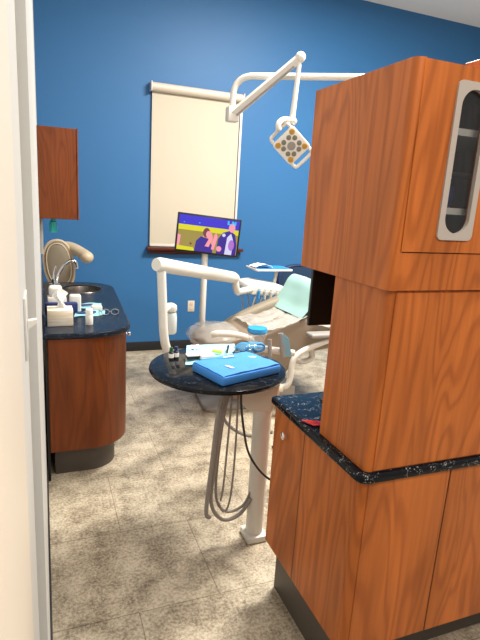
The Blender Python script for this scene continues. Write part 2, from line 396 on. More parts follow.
b = MB('red').sheet(lambda u, v: (.862+.10*u+.02*v, 1.50-.06*u-.055*v+.02*u*v, .9135+.004*math.sin(u*PI)), 8, 4, .0025)
tag(b.build('red_tag'), 'translucent red plastic strip lying on the island counter beside the tall unit', 'strip')

mo = thing('flat_monitor', (1.25, 1.62, .909), 'switched-off black monitor behind the island housing, under the upper cabinet', 'monitor')
mo.location = (1.12, 1.60, .909)
MB('black').box(.912, 1.34, 1.60, 1.615, 1.242, 1.455, .003).build('screen_housing', mo)
MB('black').box(.918, 1.334, 1.5985, 1.6005, 1.249, 1.449).build('screen', mo)
MB('black').cyl((1.12, 1.65, .92), (1.12, 1.65, 1.33), .014).box(1.08, 1.16, 1.615, 1.65, 1.28, 1.38, .003).build('stand', mo)
MB('black').lathe([(.01, 0), (.085, 0), (.085, .006), (.03, .014), (.01, .015)], (1.12, 1.65, .909)).build('foot', mo)

# ------------------------------------------------------------------ left sink run
sk = thing('base_cabinet', (.2, 3.7, 0), 'cherry sink cabinet with a rounded end standing against the left wall', 'cabinet')
LF = [(.010, 2.86), (.465, 2.86), (.515, 4.50), (.010, 4.50)]
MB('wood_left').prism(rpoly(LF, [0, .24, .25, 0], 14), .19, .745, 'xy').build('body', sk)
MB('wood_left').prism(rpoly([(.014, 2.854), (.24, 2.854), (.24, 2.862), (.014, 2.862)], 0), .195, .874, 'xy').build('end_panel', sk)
MB('black').box(WL+.009, .009, 2.875, 4.49, .0, .878).build('gap_shade', sk)  # black box put in for the shade between cabinet and wall
MB('kick').prism(rpoly([(.035, 2.95), (.40, 2.95), (.44, 4.42), (.035, 4.42)], [0, .17, .2, 0], 12), 0, .19, 'xy').build('toe_kick', sk)
MB('chrome').tube([(.49, 3.2, .80), (.50, 3.2, .80), (.506, 3.2, .80), (.516, 3.2, .80), (.52, 3.2, .80)], [.006, .006, .014, .014, .006], 16).build('knob', sk)
SX, SY = .285, 4.20
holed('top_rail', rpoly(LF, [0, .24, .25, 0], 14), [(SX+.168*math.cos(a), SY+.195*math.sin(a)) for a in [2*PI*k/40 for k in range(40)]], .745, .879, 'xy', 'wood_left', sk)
lc = holed('countertop', rpoly([(WL+.002, 2.835), (.480, 2.835), (.560, 4.54), (WL+.002, 4.54)], [0, .24, .27, 0], 16),
           [(SX+.160*math.cos(a), SY+.185*math.sin(a)) for a in [2*PI*k/40 for k in range(40)]], .879, .911, 'xy', 'granite_blue', None, .008)
tag(lc, 'blue black granite countertop with rounded corners around the sink at left', 'countertop')
MB('granite_blue').box(WL+.001, WL+.014, 2.84, 4.53, .911, 1.02, .003).build('backsplash', lc)
s_ = MB('steel').lathe([(.97, .004), (1.03, .006), (1.04, .003), (1.0, .0025), (.97, -.01), (.93, -.12), (.7, -.145), (.1, -.15), (.1, -.152), (.72, -.148), (.95, -.122), (.985, -.012), (.97, .004)], (0, 0, 0), 44, cap=False)
for v in s_.bm.verts: v.co = V((SX+v.co.x*.157, SY+v.co.y*.182, .911+v.co.z-.002))
sink = s_.build('sink'); tag(sink, 'round stainless steel sink bowl set in the left countertop', 'sink')
MB('grey').lathe([(.004, 0), (.028, 0), (.028, .004), (.004, .005)], (SX, SY, .7595)).build('drain', sink)
fa = thing('faucet', (.09, 4.2, .911), 'chrome gooseneck faucet with a lever behind the left sink', 'faucet')
MB('chrome').tube([(.09, 4.16, .911), (.095, 4.18, .96), (.115, 4.2, 1.03), (.155, 4.2, 1.10), (.20, 4.2, 1.135), (.24, 4.2, 1.13), (.253, 4.2, 1.09), (.253, 4.2, 1.075)], .012, 12, 6).build('spout', fa)
MB('chrome').lathe([(.005, 0), (.028, 0), (.026, .012), (.016, .03), (.005, .032)], (.09, 4.16, .911)).build('base', fa)
MB('chrome').cyl((.075, 4.02, .911), (.072, 4.02, 1.02), .013).tube([(.072, 4.02, 1.015), (.078, 4.02, 1.07), (.092, 4.02, 1.12)], [.010, .007], 10).build('lever_handle', fa)
MB('chrome').cyl((.04, 4.02, .985), (.115, 4.02, .985), .008).build('cross_bar', fa)

ul = thing('upper_cabinet', (.1, 4.2, 1.479), 'cherry wood wall cabinet hung on the left wall above the sink', 'cabinet')
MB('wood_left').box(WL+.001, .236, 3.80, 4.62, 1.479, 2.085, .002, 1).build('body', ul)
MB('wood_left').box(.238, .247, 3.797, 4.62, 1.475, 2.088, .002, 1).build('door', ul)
cd = MB('cyan').lathe([(.005, 0), (.026, 0), (.028, .03), (.024, .075), (.016, .08), (.014, .10), (.005, .101)], (.077, 3.92, 1.378))
tag(cd.build('teal_bottle'), 'small teal bottle hung under the left wall cabinet', 'bottle')
rw = MB('white').box(WL, WL+.022, 3.92, 3.98, 1.22, 1.479, .003)
tag(rw.build('wall_raceway'), 'white cable cover strip on the left wall below the wall cabinet', 'cable cover')

# light switch
ls = thing('light_switch', (-.030, .86, 1.46), 'small grey-plated toggle light switch on the left wall beside the door casing', 'light switch')
MB('lightgrey').box(-.030, -.0262, .82, .90, 1.415, 1.515, .001).build('cover_plate', ls)
MB('white').prism([(-.025, 1.458), (-.025, 1.472), (-.012, 1.474), (-.012, 1.468)], .853, .867, 'xz').build('toggle', ls)

# items on the left counter
Z = .9115
tb_ = thing('tissue_box', (.085, 3.06, Z), 'open beige patterned tissue box on the near end of the left counter', 'tissue box')
MB('tissuebox').box(.014, .155, 3.0, 3.13, Z, Z+.095, .003).build('carton', tb_)
def tis(u, v):
    a = (u-.5)*.07*(1-.15*v); return (.09+a+.02*math.sin(v*4+u*3), 3.06+.018*math.sin(u*9)+.01*v, Z+.094+.12*v*(1-.35*abs(u-.6)*2))
MB('paper').sheet(tis, 14, 12, .002).build('tissue', tb_)
d = MB('white').box(.02, .135, 3.35, 3.45, Z, Z+.10, .008); tag(d.build('glove_box'), 'white box standing behind the tissue box', 'box')
d = MB('white').box(.03, .11, 3.36, 3.44, Z+.1005, Z+.17, .018, 3); tag(d.build('wipes_tub'), 'white rounded tub on top of the box behind the tissues', 'container')
d = MB('navy').box(.004, .20, 3.30, 3.342, Z, Z+.075, .01, 2); tag(d.build('navy_case'), 'navy blue case leaning behind the tissue box', 'case')
d = MB('white').box(.155, .225, 3.36, 3.43, Z, Z+.11, .01, 3); tag(d.build('soap_dispenser'), 'small white square dispenser right of the white tub, near the sink', 'dispenser')
wb = thing('pill_bottle', (.247, 3.03, Z), 'small white capped bottle alone near the front edge of the left counter', 'bottle')
MB('white').lathe([(.004, 0), (.021, 0), (.022, .004), (.022, .055), (.018, .062), (.004, .063)], (.247, 3.03, Z)).build('bottle_body', wb)
MB('paper').lathe([(.004, .0632), (.0205, .0632), (.0205, .09), (.018, .093), (.004, .093)], (.247, 3.03, Z)).build('cap', wb)
def pouch(name, x0, y0, x1, y1, zz, label):
    t = thing(name, ((x0+x1)/2, (y0+y1)/2, zz), label, 'pouch', 'pouched tools on the left counter')
    MB('aqua').sheet(lambda u, v: (x0+(x1-x0)*u+.02*v, y0+(y1-y0)*v+.03*u, zz+.004+.004*math.sin(u*7+v*4)), 10, 6, .003).build('pouch_film', t)
    b = MB('navy'); b.tube([(x0+.02, y0+.4*(y1-y0), zz+.012), (x1-.05, y0+.55*(y1-y0), zz+.014)], [.009, .006], 8).build('blue_handle', t)
pouch('packed_instrument', .172, 3.22, .36, 3.36, Z, 'aqua pouch with a navy handled tool, nearest of the two by the small bottle')
pouch('packed_instrument', .18, 3.44, .36, 3.60, Z, 'aqua pouch with a navy handled tool, lying nearer the sink')
d = MB('white').box(.29, .36, 3.37, 3.43, Z, Z+.035, .008); tag(d.build('cotton_box'), 'low white box between the two aqua pouches', 'box')
gl_ = thing('eyeglasses', (.39, 3.27, Z), 'dark wire eyeglasses lying by the right edge of the left counter', 'glasses')
def loop(c, rx, rz): return [V((c[0]+rx*math.cos(a), c[1], c[2]+rz*math.sin(a))) for a in [2*PI*k/16 for k in range(17)]]
MB('grey').tube(loop((.365, 3.25, Z+.022), .024, .018), .0022, 6).tube(loop((.425, 3.25, Z+.022), .024, .018), .0022, 6).tube([(.388, 3.25, Z+.026), (.402, 3.25, Z+.026)], .0022, 6).build('rims', gl_)
MB('black').tube([(.341, 3.25, Z+.024), (.335, 3.33, Z+.012), (.345, 3.38, Z+.004)], .0025, 6).build('temple', gl_)
MB('black').tube([(.449, 3.25, Z+.024), (.452, 3.33, Z+.012), (.445, 3.38, Z+.004)], .0025, 6).build('temple', gl_)

# ------------------------------------------------------------------ assistant stool far left
st = thing('assistant_stool', (.30, 4.97, 0), 'cream upholstered stool with a curved body bar beyond the sink', 'stool')
def ringrect(c, a, b, ra, rb, n=28, p=3.):
    out = []
    for k in range(n):
        t = 2*PI*k/n; ct_, st_ = math.cos(t), math.sin(t)
        out.append(V(c)+V(a)*(abs(ct_)**(2/p)*math.copysign(ra, ct_))+V(b)*(abs(st_)**(2/p)*math.copysign(rb, st_)))
    return out
# backrest: broad oval pad facing the camera, leaning
bc = V((.140, 4.93, 1.005)); bu = V((.22, .10, -.30)).normalized(); bv = V((1, .2, .8)).normalized(); bn = V((-.1, -1, .15)).normalized()
bu = V((-.12, 0, .993)); bv = V((.993, 0, .12))
MB('taupe').rings([ringrect(bc+bn*h, bu, bv, .215*s, .120*s, 32, 2.3) for h, s in ((-.03, .8), (-.02, .93), (0, 1), (.02, .96), (.035, .8), (.042, .45), (.044, .05))]).build('backrest', st)
P_ = ringrect(bc, bu, bv, .222, .126, 40, 2.3); P_.append(P_[0])
MB('stool_cream').tube(P_, .014, 10).build('piping', st)
P_ = ringrect(bc+bn*.03, bu, bv, .192, .102, 40, 2.3); P_.append(P_[0])
MB('stool_cream').tube(P_, .006, 8).build('inner_piping', st)
MB('stool_cream').tube([(.12, 5.02, 1.13), (.20, 5.01, 1.165), (.27, 4.95, 1.155), (.34, 4.86, 1.12), (.37, 4.80, 1.10)], [.045, .055, .06, .062, .055], 16, 4).ell((.375, 4.79, 1.095), (.06, .062, .055)).build('body_bar', st)
MB('stool_cream').lathe([(.01, .68), (.19, .68), (.215, .70), (.215, .74), (.19, .765), (.01, .775)], (.40, 4.95, 0), 36).build('seat', st)
MB('grey').tube([(.10, 5.02, .90), (.12, 5.12, .72), (.40, 5.0, .66), (.40, 4.95, .66)], .018, 10, 5).build('back_bracket', st)
MB('chrome').cyl((.40, 4.95, .10), (.40, 4.95, .68), .028).build('gas_lift', st)
for k in range(5):
    a = 2*PI*k/5+.3; e = V((.40+.25*math.cos(a), 4.95+.25*math.sin(a), .06))
    MB('grey').tube([(.40, 4.95, .12), e], [.024, .016], 10).build('leg', st)
    MB('blackmat').cyl(e+V((0, -.015, -.03)), e+V((0, .015, -.03)), .029, seg=16).build('caster', st)

# ------------------------------------------------------------------ outlet
ou = thing('wall_outlet', (1.54, WB, .49), 'almond electrical outlet low on the blue wall', 'outlet')
MB('plate').box(1.50, 1.578, WB-.007, WB, .43, .555, .003).build('cover_plate', ou)
MB('cream').box(1.523, 1.555, WB-.010, WB-.006, .50, .54, .004).box(1.523, 1.555, WB-.010, WB-.006, .445, .485, .004).build('socket', ou)

# ------------------------------------------------------------------ dental chair
ch = thing('dental_chair', (1.7, 3.72, 0), 'beige dental chair on a grey base, tray arms around it, behind the round table', 'dental chair')
prof = rpoly([(1.14, .60), (1.42, .665), (1.62, .69), (1.93, .80), (2.14, .74), (2.34, .63), (2.26, .54), (1.95, .50), (1.86, .42), (1.80, .33), (1.42, .33), (1.38, .50), (1.14, .51)],
             [.04, .2, .2, .06, .06, .04, .04, .06, .03, .03, .03, .06, .04], 5)
MB('beige').prism(prof, 3.45, 3.97, 'xz', .028, 3).build('seat', ch)
MB('beige').prism(rpoly([(1.97, .73), (2.07, 1.01), (2.13, 1.04), (2.21, 1.00), (2.37, .72), (2.19, .60)], [.04, .05, .04, .06, .05, .05], 5), 3.48, 3.95, 'xz', .03, 3).build('backrest', ch)
MB('taupe').tube([(1.46, 3.97, .62), (1.58, 3.98, .68), (1.78, 3.98, .76), (1.94, 3.97, .82)], [.05, .062], 14, 5).build('side_bolster', ch)
MB('grey').prism(rpoly([(1.17, 3.58), (2.08, 3.62), (2.15, 4.05), (1.22, 4.12)], .08, 6), 0, .045, 'xy', .01).build('base_plate', ch)
MB('white').box(1.50, 1.86, 3.62, 3.90, .045, .34, .03, 3).build('base_column', ch)
MB('lightgrey').box(1.84, 2.02, 3.66, 3.86, .045, .15, .02, 3).build('pump_cover', ch)
MB('white').tube([(1.70, 3.44, .245), (1.77, 3.37, .27), (1.797, 3.36, .34), (1.80, 3.36, .44), (1.825, 3.36, .51), (1.90, 3.36, .562), (2.08, 3.36, .625), (2.25, 3.38, .66), (2.27, 3.47, .64)], .024, 12, 6).build('armrest_tube', ch)
MB('cream').box(1.60, 1.75, 3.36, 3.64, .22, .27, .012).build('armrest_bracket', ch)
MB('grey').box(1.93, 2.26, 3.31, 3.42, .665, .70, .014, 3).build('armrest_pad', ch)
MB('lightgrey').tube([(2.0, 3.44, .56), (2.02, 3.44, .47), (1.94, 3.44, .44), (1.86, 3.44, .47)], .024, 10, 5).build('armrest_loop', ch)
# clear covers
def bag(c, rad, label, name='plastic_cover', mt='clearbag', seed=0, amp=.12):
    b = MB(mt); b.ell(c, rad, 40, 26)
    for v in b.bm.verts:
        d_ = v.co-V(c); n_ = nz(v.co.x+seed, v.co.y, v.co.z, 14)+.5*nz(v.co.x, v.co.y+seed, v.co.z, 34); v.co = V(c)+d_*(1+amp*n_)
    return tag(b.build(name, angle=180), label, 'plastic cover', 'clear covers on the dental chair')
bag((1.27, 3.70, .62), (.22, .25, .10), 'crumpled clear plastic cover over the foot end of the beige chair', seed=3)
b = MB('clearbag').sheet(lambda u, v: (1.52+.42*u, 3.43+.50*v, .715+.105*u*u+.02*nz(u*5, v*5, 1, 1)+.006*nz(u, v, 4, 23)), 24, 20, .0015)
tag(b.build('plastic_cover'), 'wrinkled clear plastic sheet over the seat of the beige chair', 'plastic cover', 'clear covers on the dental chair')
b = MB('clearbag').sheet(lambda u, v: (2.0+.36*u, 3.40+.09*v, .765-.10*u+.04*v+.02*nz(u*6, v*5, 7, 1)), 18, 8, .0015)
tag(b.build('plastic_cover'), 'bunched clear plastic below the black monitor beside the backrest', 'plastic cover', 'clear covers on the dental chair')
# bib draped over backrest
path = catmull([V((1.905, 0, .79)), V((1.96, 0, .85)), V((2.01, 0, .945)), V((2.055, 0, 1.03)), V((2.12, 0, 1.06)), V((2.22, 0, 1.015)), V((2.26, 0, .96))], 6)
def bibf(u, v):
    i = min(int(u*(len(path)-1)), len(path)-2); t = u*(len(path)-1)-i; p = path[i].lerp(path[i+1], t)
    y = 3.44+.56*v; return (p.x-.012+.008*nz(u*3, v*4, 2, 1)-.02*(v)*(1-u), y, p.z+.008+.012*nz(u*4, v*3, 5, 1)+.0*v)
b = MB('teal').sheet(bibf, 30, 14, .002)
tag(b.build('patient_bib'), 'pale teal paper bib draped over the chair backrest', 'bib')

# blue chair behind
bs = thing('operator_chair', (2.55, 4.75, 0), 'blue round-backed chair behind the teal bib, by the blue wall', 'chair')
b = MB('blue_fabric'); b.rings([ringrect(V((2.50, 4.70+h, .90)), V((1, 0, 0)), V((0, 0, 1)), .25*s, .17*s, 36, 2.4) for h, s in ((-.04, .75), (-.03, .93), (0, 1), (.03, .93), (.04, .75))]); b.build('backrest', bs)
P_ = ringrect(V((2.50, 4.665, .90)), V((1, 0, 0)), V((0, 0, 1)), .235, .158, 40, 2.4); P_.append(P_[0]); MB('navy').tube(P_, .008, 8).build('piping', bs)
MB('blue_fabric').lathe([(.01, .48), (.2, .48), (.22, .51), (.2, .55), (.01, .56)], (2.5, 4.95, 0)).build('seat', bs)
MB('black').tube([(2.5, 4.745, .85), (2.5, 4.74, .6), (2.5, 4.78, .46), (2.5, 4.95, .46)], .018, 10, 5).build('back_bracket', bs)
MB('chrome').cyl((2.5, 4.95, .1), (2.5, 4.95, .48), .027).build('gas_lift', bs)
for k in range(5):
    a = 2*PI*k/5; e = V((2.5+.25*math.cos(a), 4.95+.25*math.sin(a), .06))
    MB('black').tube([(2.5, 4.95, .12), e], [.024, .016], 10).build('leg', bs)
    MB('blackmat').cyl(e+V((0, -.015, -.03)), e+V((0, .015, -.03)), .029, seg=16).build('caster', bs)
# ------------------------------------------------------------------ tv on a pole
tp = thing('monitor_pole', (1.265, 4.08, 0), 'white pole rising behind the chair foot, carrying the lit monitor', 'pole')
MB('white').cyl((1.265, 4.05, .045), (1.265, 4.05, 1.27), .026).build('post', tp)
MB('black').tube([(1.265, 4.05, 1.27), (1.265, 4.05, 1.30)], .03).box(1.20, 1.33, 4.03, 4.09, 1.24, 1.31, .008).build('mount', tp)
tv = thing('wall_monitor', (1.32, 4.05, 1.27), 'lit tilted monitor on a pole in front of the window sill', 'monitor')
ca, sa = math.cos(math.radians(4.3)), math.sin(math.radians(4.3))
tn = V((-.22, -1, .04)).normalized(); tx = V((ca, -.22, -sa)).normalized(); tx = (tx-tn*tx.dot(tn)).normalized(); ty = -tx.cross(tn); ty = ty if ty.z > 0 else -ty
TX = Matrix((tx, ty, tn)).transposed().to_4x4(); TX.translation = V((1.270, 4.0, 1.388))
b = MB('black'); b.X = TX; b.box(-.262, .262, -.156, .156, -.03, 0, .006); b.build('bezel', tv)
cols = [('screen_blue', (.03, .02, .62)), ('screen_yellow', (.72, .68, .01)), ('screen_olive', (.34, .26, .05)), ('screen_navy', (.03, .01, .28)),
        ('screen_pink', (.95, .32, .42)), ('screen_cyan', (.02, .55, .85)), ('screen_white', (.68, .66, .9)), ('screen_brown', (.16, .04, .05)), ('screen_violet', (.42, .16, .62)), ('screen_orange', (.78, .36, .12))]
for n_, c_ in cols: M[n_] = emis(n_, c_, .95)
b = MB(*[n_ for n_, _ in cols]); b.X = TX
W_, H_ = .494, .282; layer = [0]
def scr(pts, mi):
    layer[0] += 1; b.mi = mi; z = .0006+layer[0]*.00004
    vs = [b.bm.verts.new(TX @ V(((u-.5)*W_, (v_-.5)*H_, z))) for u, v_ in pts]; f = b.bm.faces.new(vs); f.material_index = mi
def blob(cu, cv, ru, rv, mi, n=14): scr([(cu+ru*math.cos(2*PI*k/n), cv+rv*math.sin(2*PI*k/n)) for k in range(n)], mi)
scr([(0, 0), (1, 0), (1, 1), (0, 1)], 2)
scr([(0, .72), (1, .72), (1, 1), (0, 1)], 0)
scr([(0, .58), (1, .58), (1, .73), (0, .73)], 1)
scr([(0, 0), (.30, 0), (.27, .10), (0, .12)], 1)
scr([(.40, .10), (.42, .58), (.56, .60), (.62, .12)], 9)
scr([(.0, .12), (.04, .12), (.05, .42), (0, .44)], 4)
blob(.225, .20, .018, .035, 7)
blob(.47, .56, .06, .14, 7)
scr([(.29, 0), (.31, .30), (.38, .44), (.50, .40), (.58, .22), (.60, 0)], 3)
blob(.505, .52, .042, .10, 4)
scr([(.46, .17), (.53, .16), (.58, .42), (.56, .55), (.52, .40)], 4)
scr([(.57, .10), (.62, .10), (.66, .48), (.63, .60), (.60, .50)], 4)
scr([(.66, 0), (.67, .42), (.74, .62), (.86, .70), (.95, .60), (.99, .30), (.99, 0)], 3)
scr([(.80, 0), (.82, .5), (.88, .62), (.93, .40), (.92, 0)], 6)
blob(.885, .78, .055, .13, 4)
blob(.70, .14, .045, .08, 4); blob(.90, .28, .05, .16, 8); blob(.76, .55, .03, .05, 6)
scr([(.80, .86), (.86, .86), (.86, .89), (.83, .89), (.83, .97), (.80, .97)], 5)
scr([(.875, .86), (.895, .86), (.895, .92), (.92, .86), (.945, .86), (.945, .97), (.925, .97), (.925, .91), (.90, .97), (.875, .97)], 5)
scr([(.08, .79), (.10, .79), (.10, .81), (.08, .81)], 5); scr([(.33, .80), (.35, .80), (.35, .83), (.33, .83)], 5)
b.build('screen', tv, smooth=False)

# ------------------------------------------------------------------ operatory light
lp = thing('operatory_light', (2.72, 2.62, 0), 'white jointed overhead dental light with a square LED head', 'lamp')
MB('white').cyl((2.72, 2.62, 0), (2.72, 2.62, 2.55), .035).build('post', lp)
MB('white').tube([(2.72, 2.62, 2.52), (2.60, 2.69, 2.52), (1.90, 3.11, 2.505), (1.44, 3.39, 2.50), (1.33, 3.455, 2.495), (1.275, 3.49, 2.46), (1.25, 3.50, 2.40), (1.245, 3.50, 2.30), (1.243, 3.50, 2.25)], .022, 14, 6).build('pipe_arm', lp)
MB('white').box(1.205, 1.285, 3.455, 3.535, 2.20, 2.30, .012).build('knuckle', lp)
MB('white').tube([(1.25, 3.48, 2.255), (1.582, 3.2, 2.595)], [.036, .031], 4).build('spring_arm', lp)
MB('grey').tube([(1.262, 3.455, 2.245), (1.55, 3.213, 2.54)], .008, 6).build('arm_slot', lp)
MB('white').ell((1.585, 3.2, 2.598), (.034, .034, .034)).build('end_knuckle', lp)
MB('white').tube([(1.582, 3.2, 2.58), (1.572, 3.2, 2.42), (1.560, 3.2, 2.22)], [.014, .019], 12, 3).build('drop_rod', lp)
MB('white').ell((1.555, 3.19, 2.205), (.034, .034, .026)).tube([(1.55, 3.19, 2.205), (1.49, 3.18, 2.205), (1.45, 3.17, 2.175), (1.455, 3.17, 2.14)], [.022, .018], 12, 5).build('swivel', lp)
hc = V((1.555, 3.17, 2.05)); ln = (V((0.15, 0, 1.35))-hc).normalized()
e1 = V((0, 0, 1)).cross(ln).normalized(); e1 = e1 if e1.x > 0 else -e1; e2 = ln.cross(e1); e2 = e2 if e2.z > 0 else -e2
an = math.radians(-43); lu = e1*math.cos(an)+e2*math.sin(an); lv = -e1*math.sin(an)+e2*math.cos(an)
LX = Matrix((lu, lv, ln)).transposed().to_4x4(); LX.translation = hc
b = MB('white'); b.X = LX; q = .092
b.prism(rpoly([(-q, -q), (q, -q), (q, q), (-q, q)], .022, 6), -.045, .0, 'xy', .008, 2)
hd = b.build('light_head', lp)
for sgn in (-1, 1):
    b = MB('white'); b.X = LX; b.tube([(sgn*.075, -.075, -.02), (sgn*.118, -.072, -.015), (sgn*.128, -.05, -.015), (sgn*.128, .05, -.015), (sgn*.118, .072, -.015), (sgn*.075, .075, -.02)], .012, 10, 5); b.build('handle', hd)
b = MB('hose'); b.X = LX; b.lathe([(.002, 0), (.028, 0), (.028, .006), (.002, .007)], (0, 0, 0), 10); b.build('sensor', hd)
for (x, y) in [(-.062, -.062), (.062, -.062), (.062, .062), (-.062, .062)]:
    b = MB('amber'); b.X = LX; b.lathe([(.002, 0), (.019, 0), (.017, .005), (.002, .006)], (x, y, 0), 16); b.build('amber_lens', hd)
for (x, y) in [(-.022, -.05), (.022, -.05), (-.022, .05), (.022, .05), (-.05, -.022), (-.05, .022), (.05, -.022), (.05, .022)]:
    b = MB('led'); b.X = LX; b.lathe([(.002, 0), (.0165, 0), (.015, .005), (.002, .006)], (x, y, 0), 16); b.build('grey_lens', hd)

# ------------------------------------------------------------------ delivery arm
dv = thing('delivery_unit', (1.5, 3.4, .6), 'white delivery arm with handpiece head and tray, reaching over the chair', 'dental unit')
MB('white').tube([(.622, 2.8, 1.27), (.635, 2.8, 1.05), (.645, 2.8, .90), (.665, 2.81, .81), (.72, 2.84, .72), (.82, 2.92, .60), (.98, 3.05, .50), (1.2, 3.3, .42), (1.40, 3.5, .40), (1.50, 3.62, .38)], .026, 14, 6).build('link_tube', dv)
MB('white').tube([(.588, 2.78, 1.305), (.612, 2.797, 1.302), (1.40, 3.72, 1.083), (1.44, 3.76, 1.07)], [.036, .042, .046, .036], 16).build('parallel_arm', dv)
MB('white').tube([(1.432, 3.745, 1.06), (1.45, 3.76, .99), (1.48, 3.80, .95), (1.54, 3.88, .94), (1.74, 4.08, .925)], .028, 12, 5).build('elbow_tube', dv)
# head : sloping rounded housing
b = MB('white'); hx = V((1, -.0, -.10)).normalized()
b.prism(rpoly([(1.664, .975), (1.78, .990), (2.02, .950), (2.05, .884), (1.886, .866), (1.703, .880), (1.645, .93)], [.02, .02, .02, .015, .02, .02, .015], 4), 4.02, 4.32, 'xz', .014, 2)
MB('white').tube([(1.13, 3.36, .72), (1.18, 3.34, .735), (1.34, 3.38, .705), (1.45, 3.42, .66), (1.50, 3.47, .62)], .024, 14, 5).build('foot_armrest', ch)
head = b.build('control_head', dv)
for k in range(5):
    x = 1.76+.058*k; z = .895-.006*k
    bb = MB('bluebag' if k == 0 else 'lightgrey'); bb.tube([(x, 4.0, z+.025), (x+.002, 4.01, z-.045)], [.015, .011], 12); bb.build('handpiece', head)
    MB('lightgrey').tube([(x, 3.998, z+.038), (x, 3.996, z+.048)], .012, 12).build('handpiece_tip', head)
for k in range(5):
    x = 1.70+.064*k; z = .86-.006*k
    MB('lightgrey').tube([(x+.04, 4.03, z), (x+.015, 4.06, z-.14), (x-.01, 4.12, z-.28), (x+.01, 4.2, z-.31), (x+.02, 4.26, z-.14), (x, 4.28, z+.03)], .0065, 8, 6).build('handpiece_hose', head)
MB('white').cyl((1.99, 4.2, .92), (2.05, 4.28, 1.07), .016).build('tray_post', dv)
tr_ = MB('white').prism(rpoly([(1.78, 4.14), (2.155, 4.14), (2.155, 4.42), (1.78, 4.42)], .03, 5), 1.07, 1.087, 'xy', .005).build('tray', dv)
b = MB('bluebag').sheet(lambda u, v: (1.80+.335*u, 4.155+.24*v, 1.090+.004*abs(nz(u*4, v*4, 3, 1))), 10, 8, .002)
tag(b.build('tray_paper'), 'bright blue paper lying on the small raised tray', 'paper')
b = MB('paper').sheet(lambda u, v: (1.79+.17*u, 4.18+.16*v, 1.100+.03*math.sin(u*PI)*(1-v*.3)+.012*nz(u*4, v*4, 3, 1)), 10, 8, .003)
tag(b.build('crumpled_gauze'), 'crumpled white gauze on the left of the raised tray', 'gauze')
bo = MB('bottle_clear').lathe([(.004, 0), (.036, 0), (.041, .01), (.041, .105), (.036, .128), (.02, .135), (.004, .136)], (.712, 2.93, .865))
wbt = bo.build('water_bottle', dv)
MB('white').lathe([(.004, 0), (.036, 0), (.040, .012), (.038, .035), (.022, .048), (.004, .05)], (.712, 2.93, 1.003)).build('bottle_cap', wbt)
MB('white').tube([(.64, 2.81, 1.03), (.712, 2.93, 1.03)], .014, 10).build('bottle_bracket', dv)

# ------------------------------------------------------------------ round table unit
TC = (.772, 2.185); TZ = .9
rt = thing('round_table', (.97, 2.045, 0), 'round black granite worktop on a single white post', 'table')
MB('granite_table').lathe([(.01, TZ-.026), (.312, TZ-.028), (.325, TZ-.022), (.329, TZ-.013), (.326, TZ-.004), (.316, TZ), (.01, TZ)], (TC[0], TC[1], 0), 72).build('tabletop', rt)
PX, PY = .972, 2.07
MB('white').cyl((PX, PY, .02), (PX, PY, .735), .043, .045, 28).build('post', rt)
MB('white').prism(rpoly([(PX-.055, PY-.06), (PX+.055, PY-.06), (PX+.055, PY+.06), (PX-.055, PY+.06)], .015, 4), 0, .035, 'xy', .006).build('base_shoe', rt)
ang = math.atan2(TC[1]-PY, TC[0]-PX)
b = MB('cream'); b.X = Matrix.Translation((PX, PY, 0)) @ Matrix.Rotation(ang, 4, 'Z')
b.prism(rpoly([(-.075, .873), (-.07, .80), (-.052, .715), (.06, .705), (.12, .76), (.24, .835), (.26, .873)], [0, .02, .02, .02, .05, .02, 0], 4), -.062, .062, 'xz', .018, 3)
b.build('bracket', rt)
MB('cream').box(.80, .86, 2.06, 2.12, .77, .875, .01).build('hose_holder', rt)
hs = [[(.775, 2.03, .86), (.73, 2.02, .75), (.71, 2.02, .50), (.695, 2.03, .23), (.715, 2.03, .185)],
      [(.80, 2.05, .86), (.755, 2.04, .72), (.73, 2.04, .45), (.725, 2.05, .25), (.79, 2.06, .14), (.88, 2.06, .15), (.935, 2.05, .24)],
      [(.81, 2.07, .86), (.775, 2.07, .70), (.75, 2.06, .45), (.755, 2.06, .26), (.82, 2.08, .165), (.90, 2.07, .19), (.935, 2.06, .27)],
      [(.83, 2.05, .86), (.83, 2.04, .60), (.825, 2.04, .35), (.815, 2.05, .22), (.79, 2.05, .19), (.76, 2.04, .25)],
      [(.80, 2.04, .86), (.79, 2.04, .60), (.78, 2.04, .35), (.77, 2.04, .26)]]
for pts, r_ in zip(hs, (.0105, .0095, .007, .005, .005)): MB('hose').tube(pts, r_, 10, 8).build('hose', rt)
MB('hose').tube([(1.0, 2.55, .62), (.96, 2.6, .48), (1.0, 2.58, .38), (1.1, 2.5, .34), (1.2, 2.4, .4)], .010, 10, 6).tube([(1.0, 2.55, .62), (.99, 2.3, .78), (.95, 2.15, .80)], .010, 10, 5).build('hose', rt)
MB('black').tube([(.795, 1.93, .872), (.80, 1.93, .80), (.82, 1.93, .68), (.86, 1.95, .55), (.93, 1.96, .44), (1.01, 1.97, .37), (1.08, 2.03, .36), (1.04, 2.07, .50)], .0055, 10, 8).build('cable', rt)

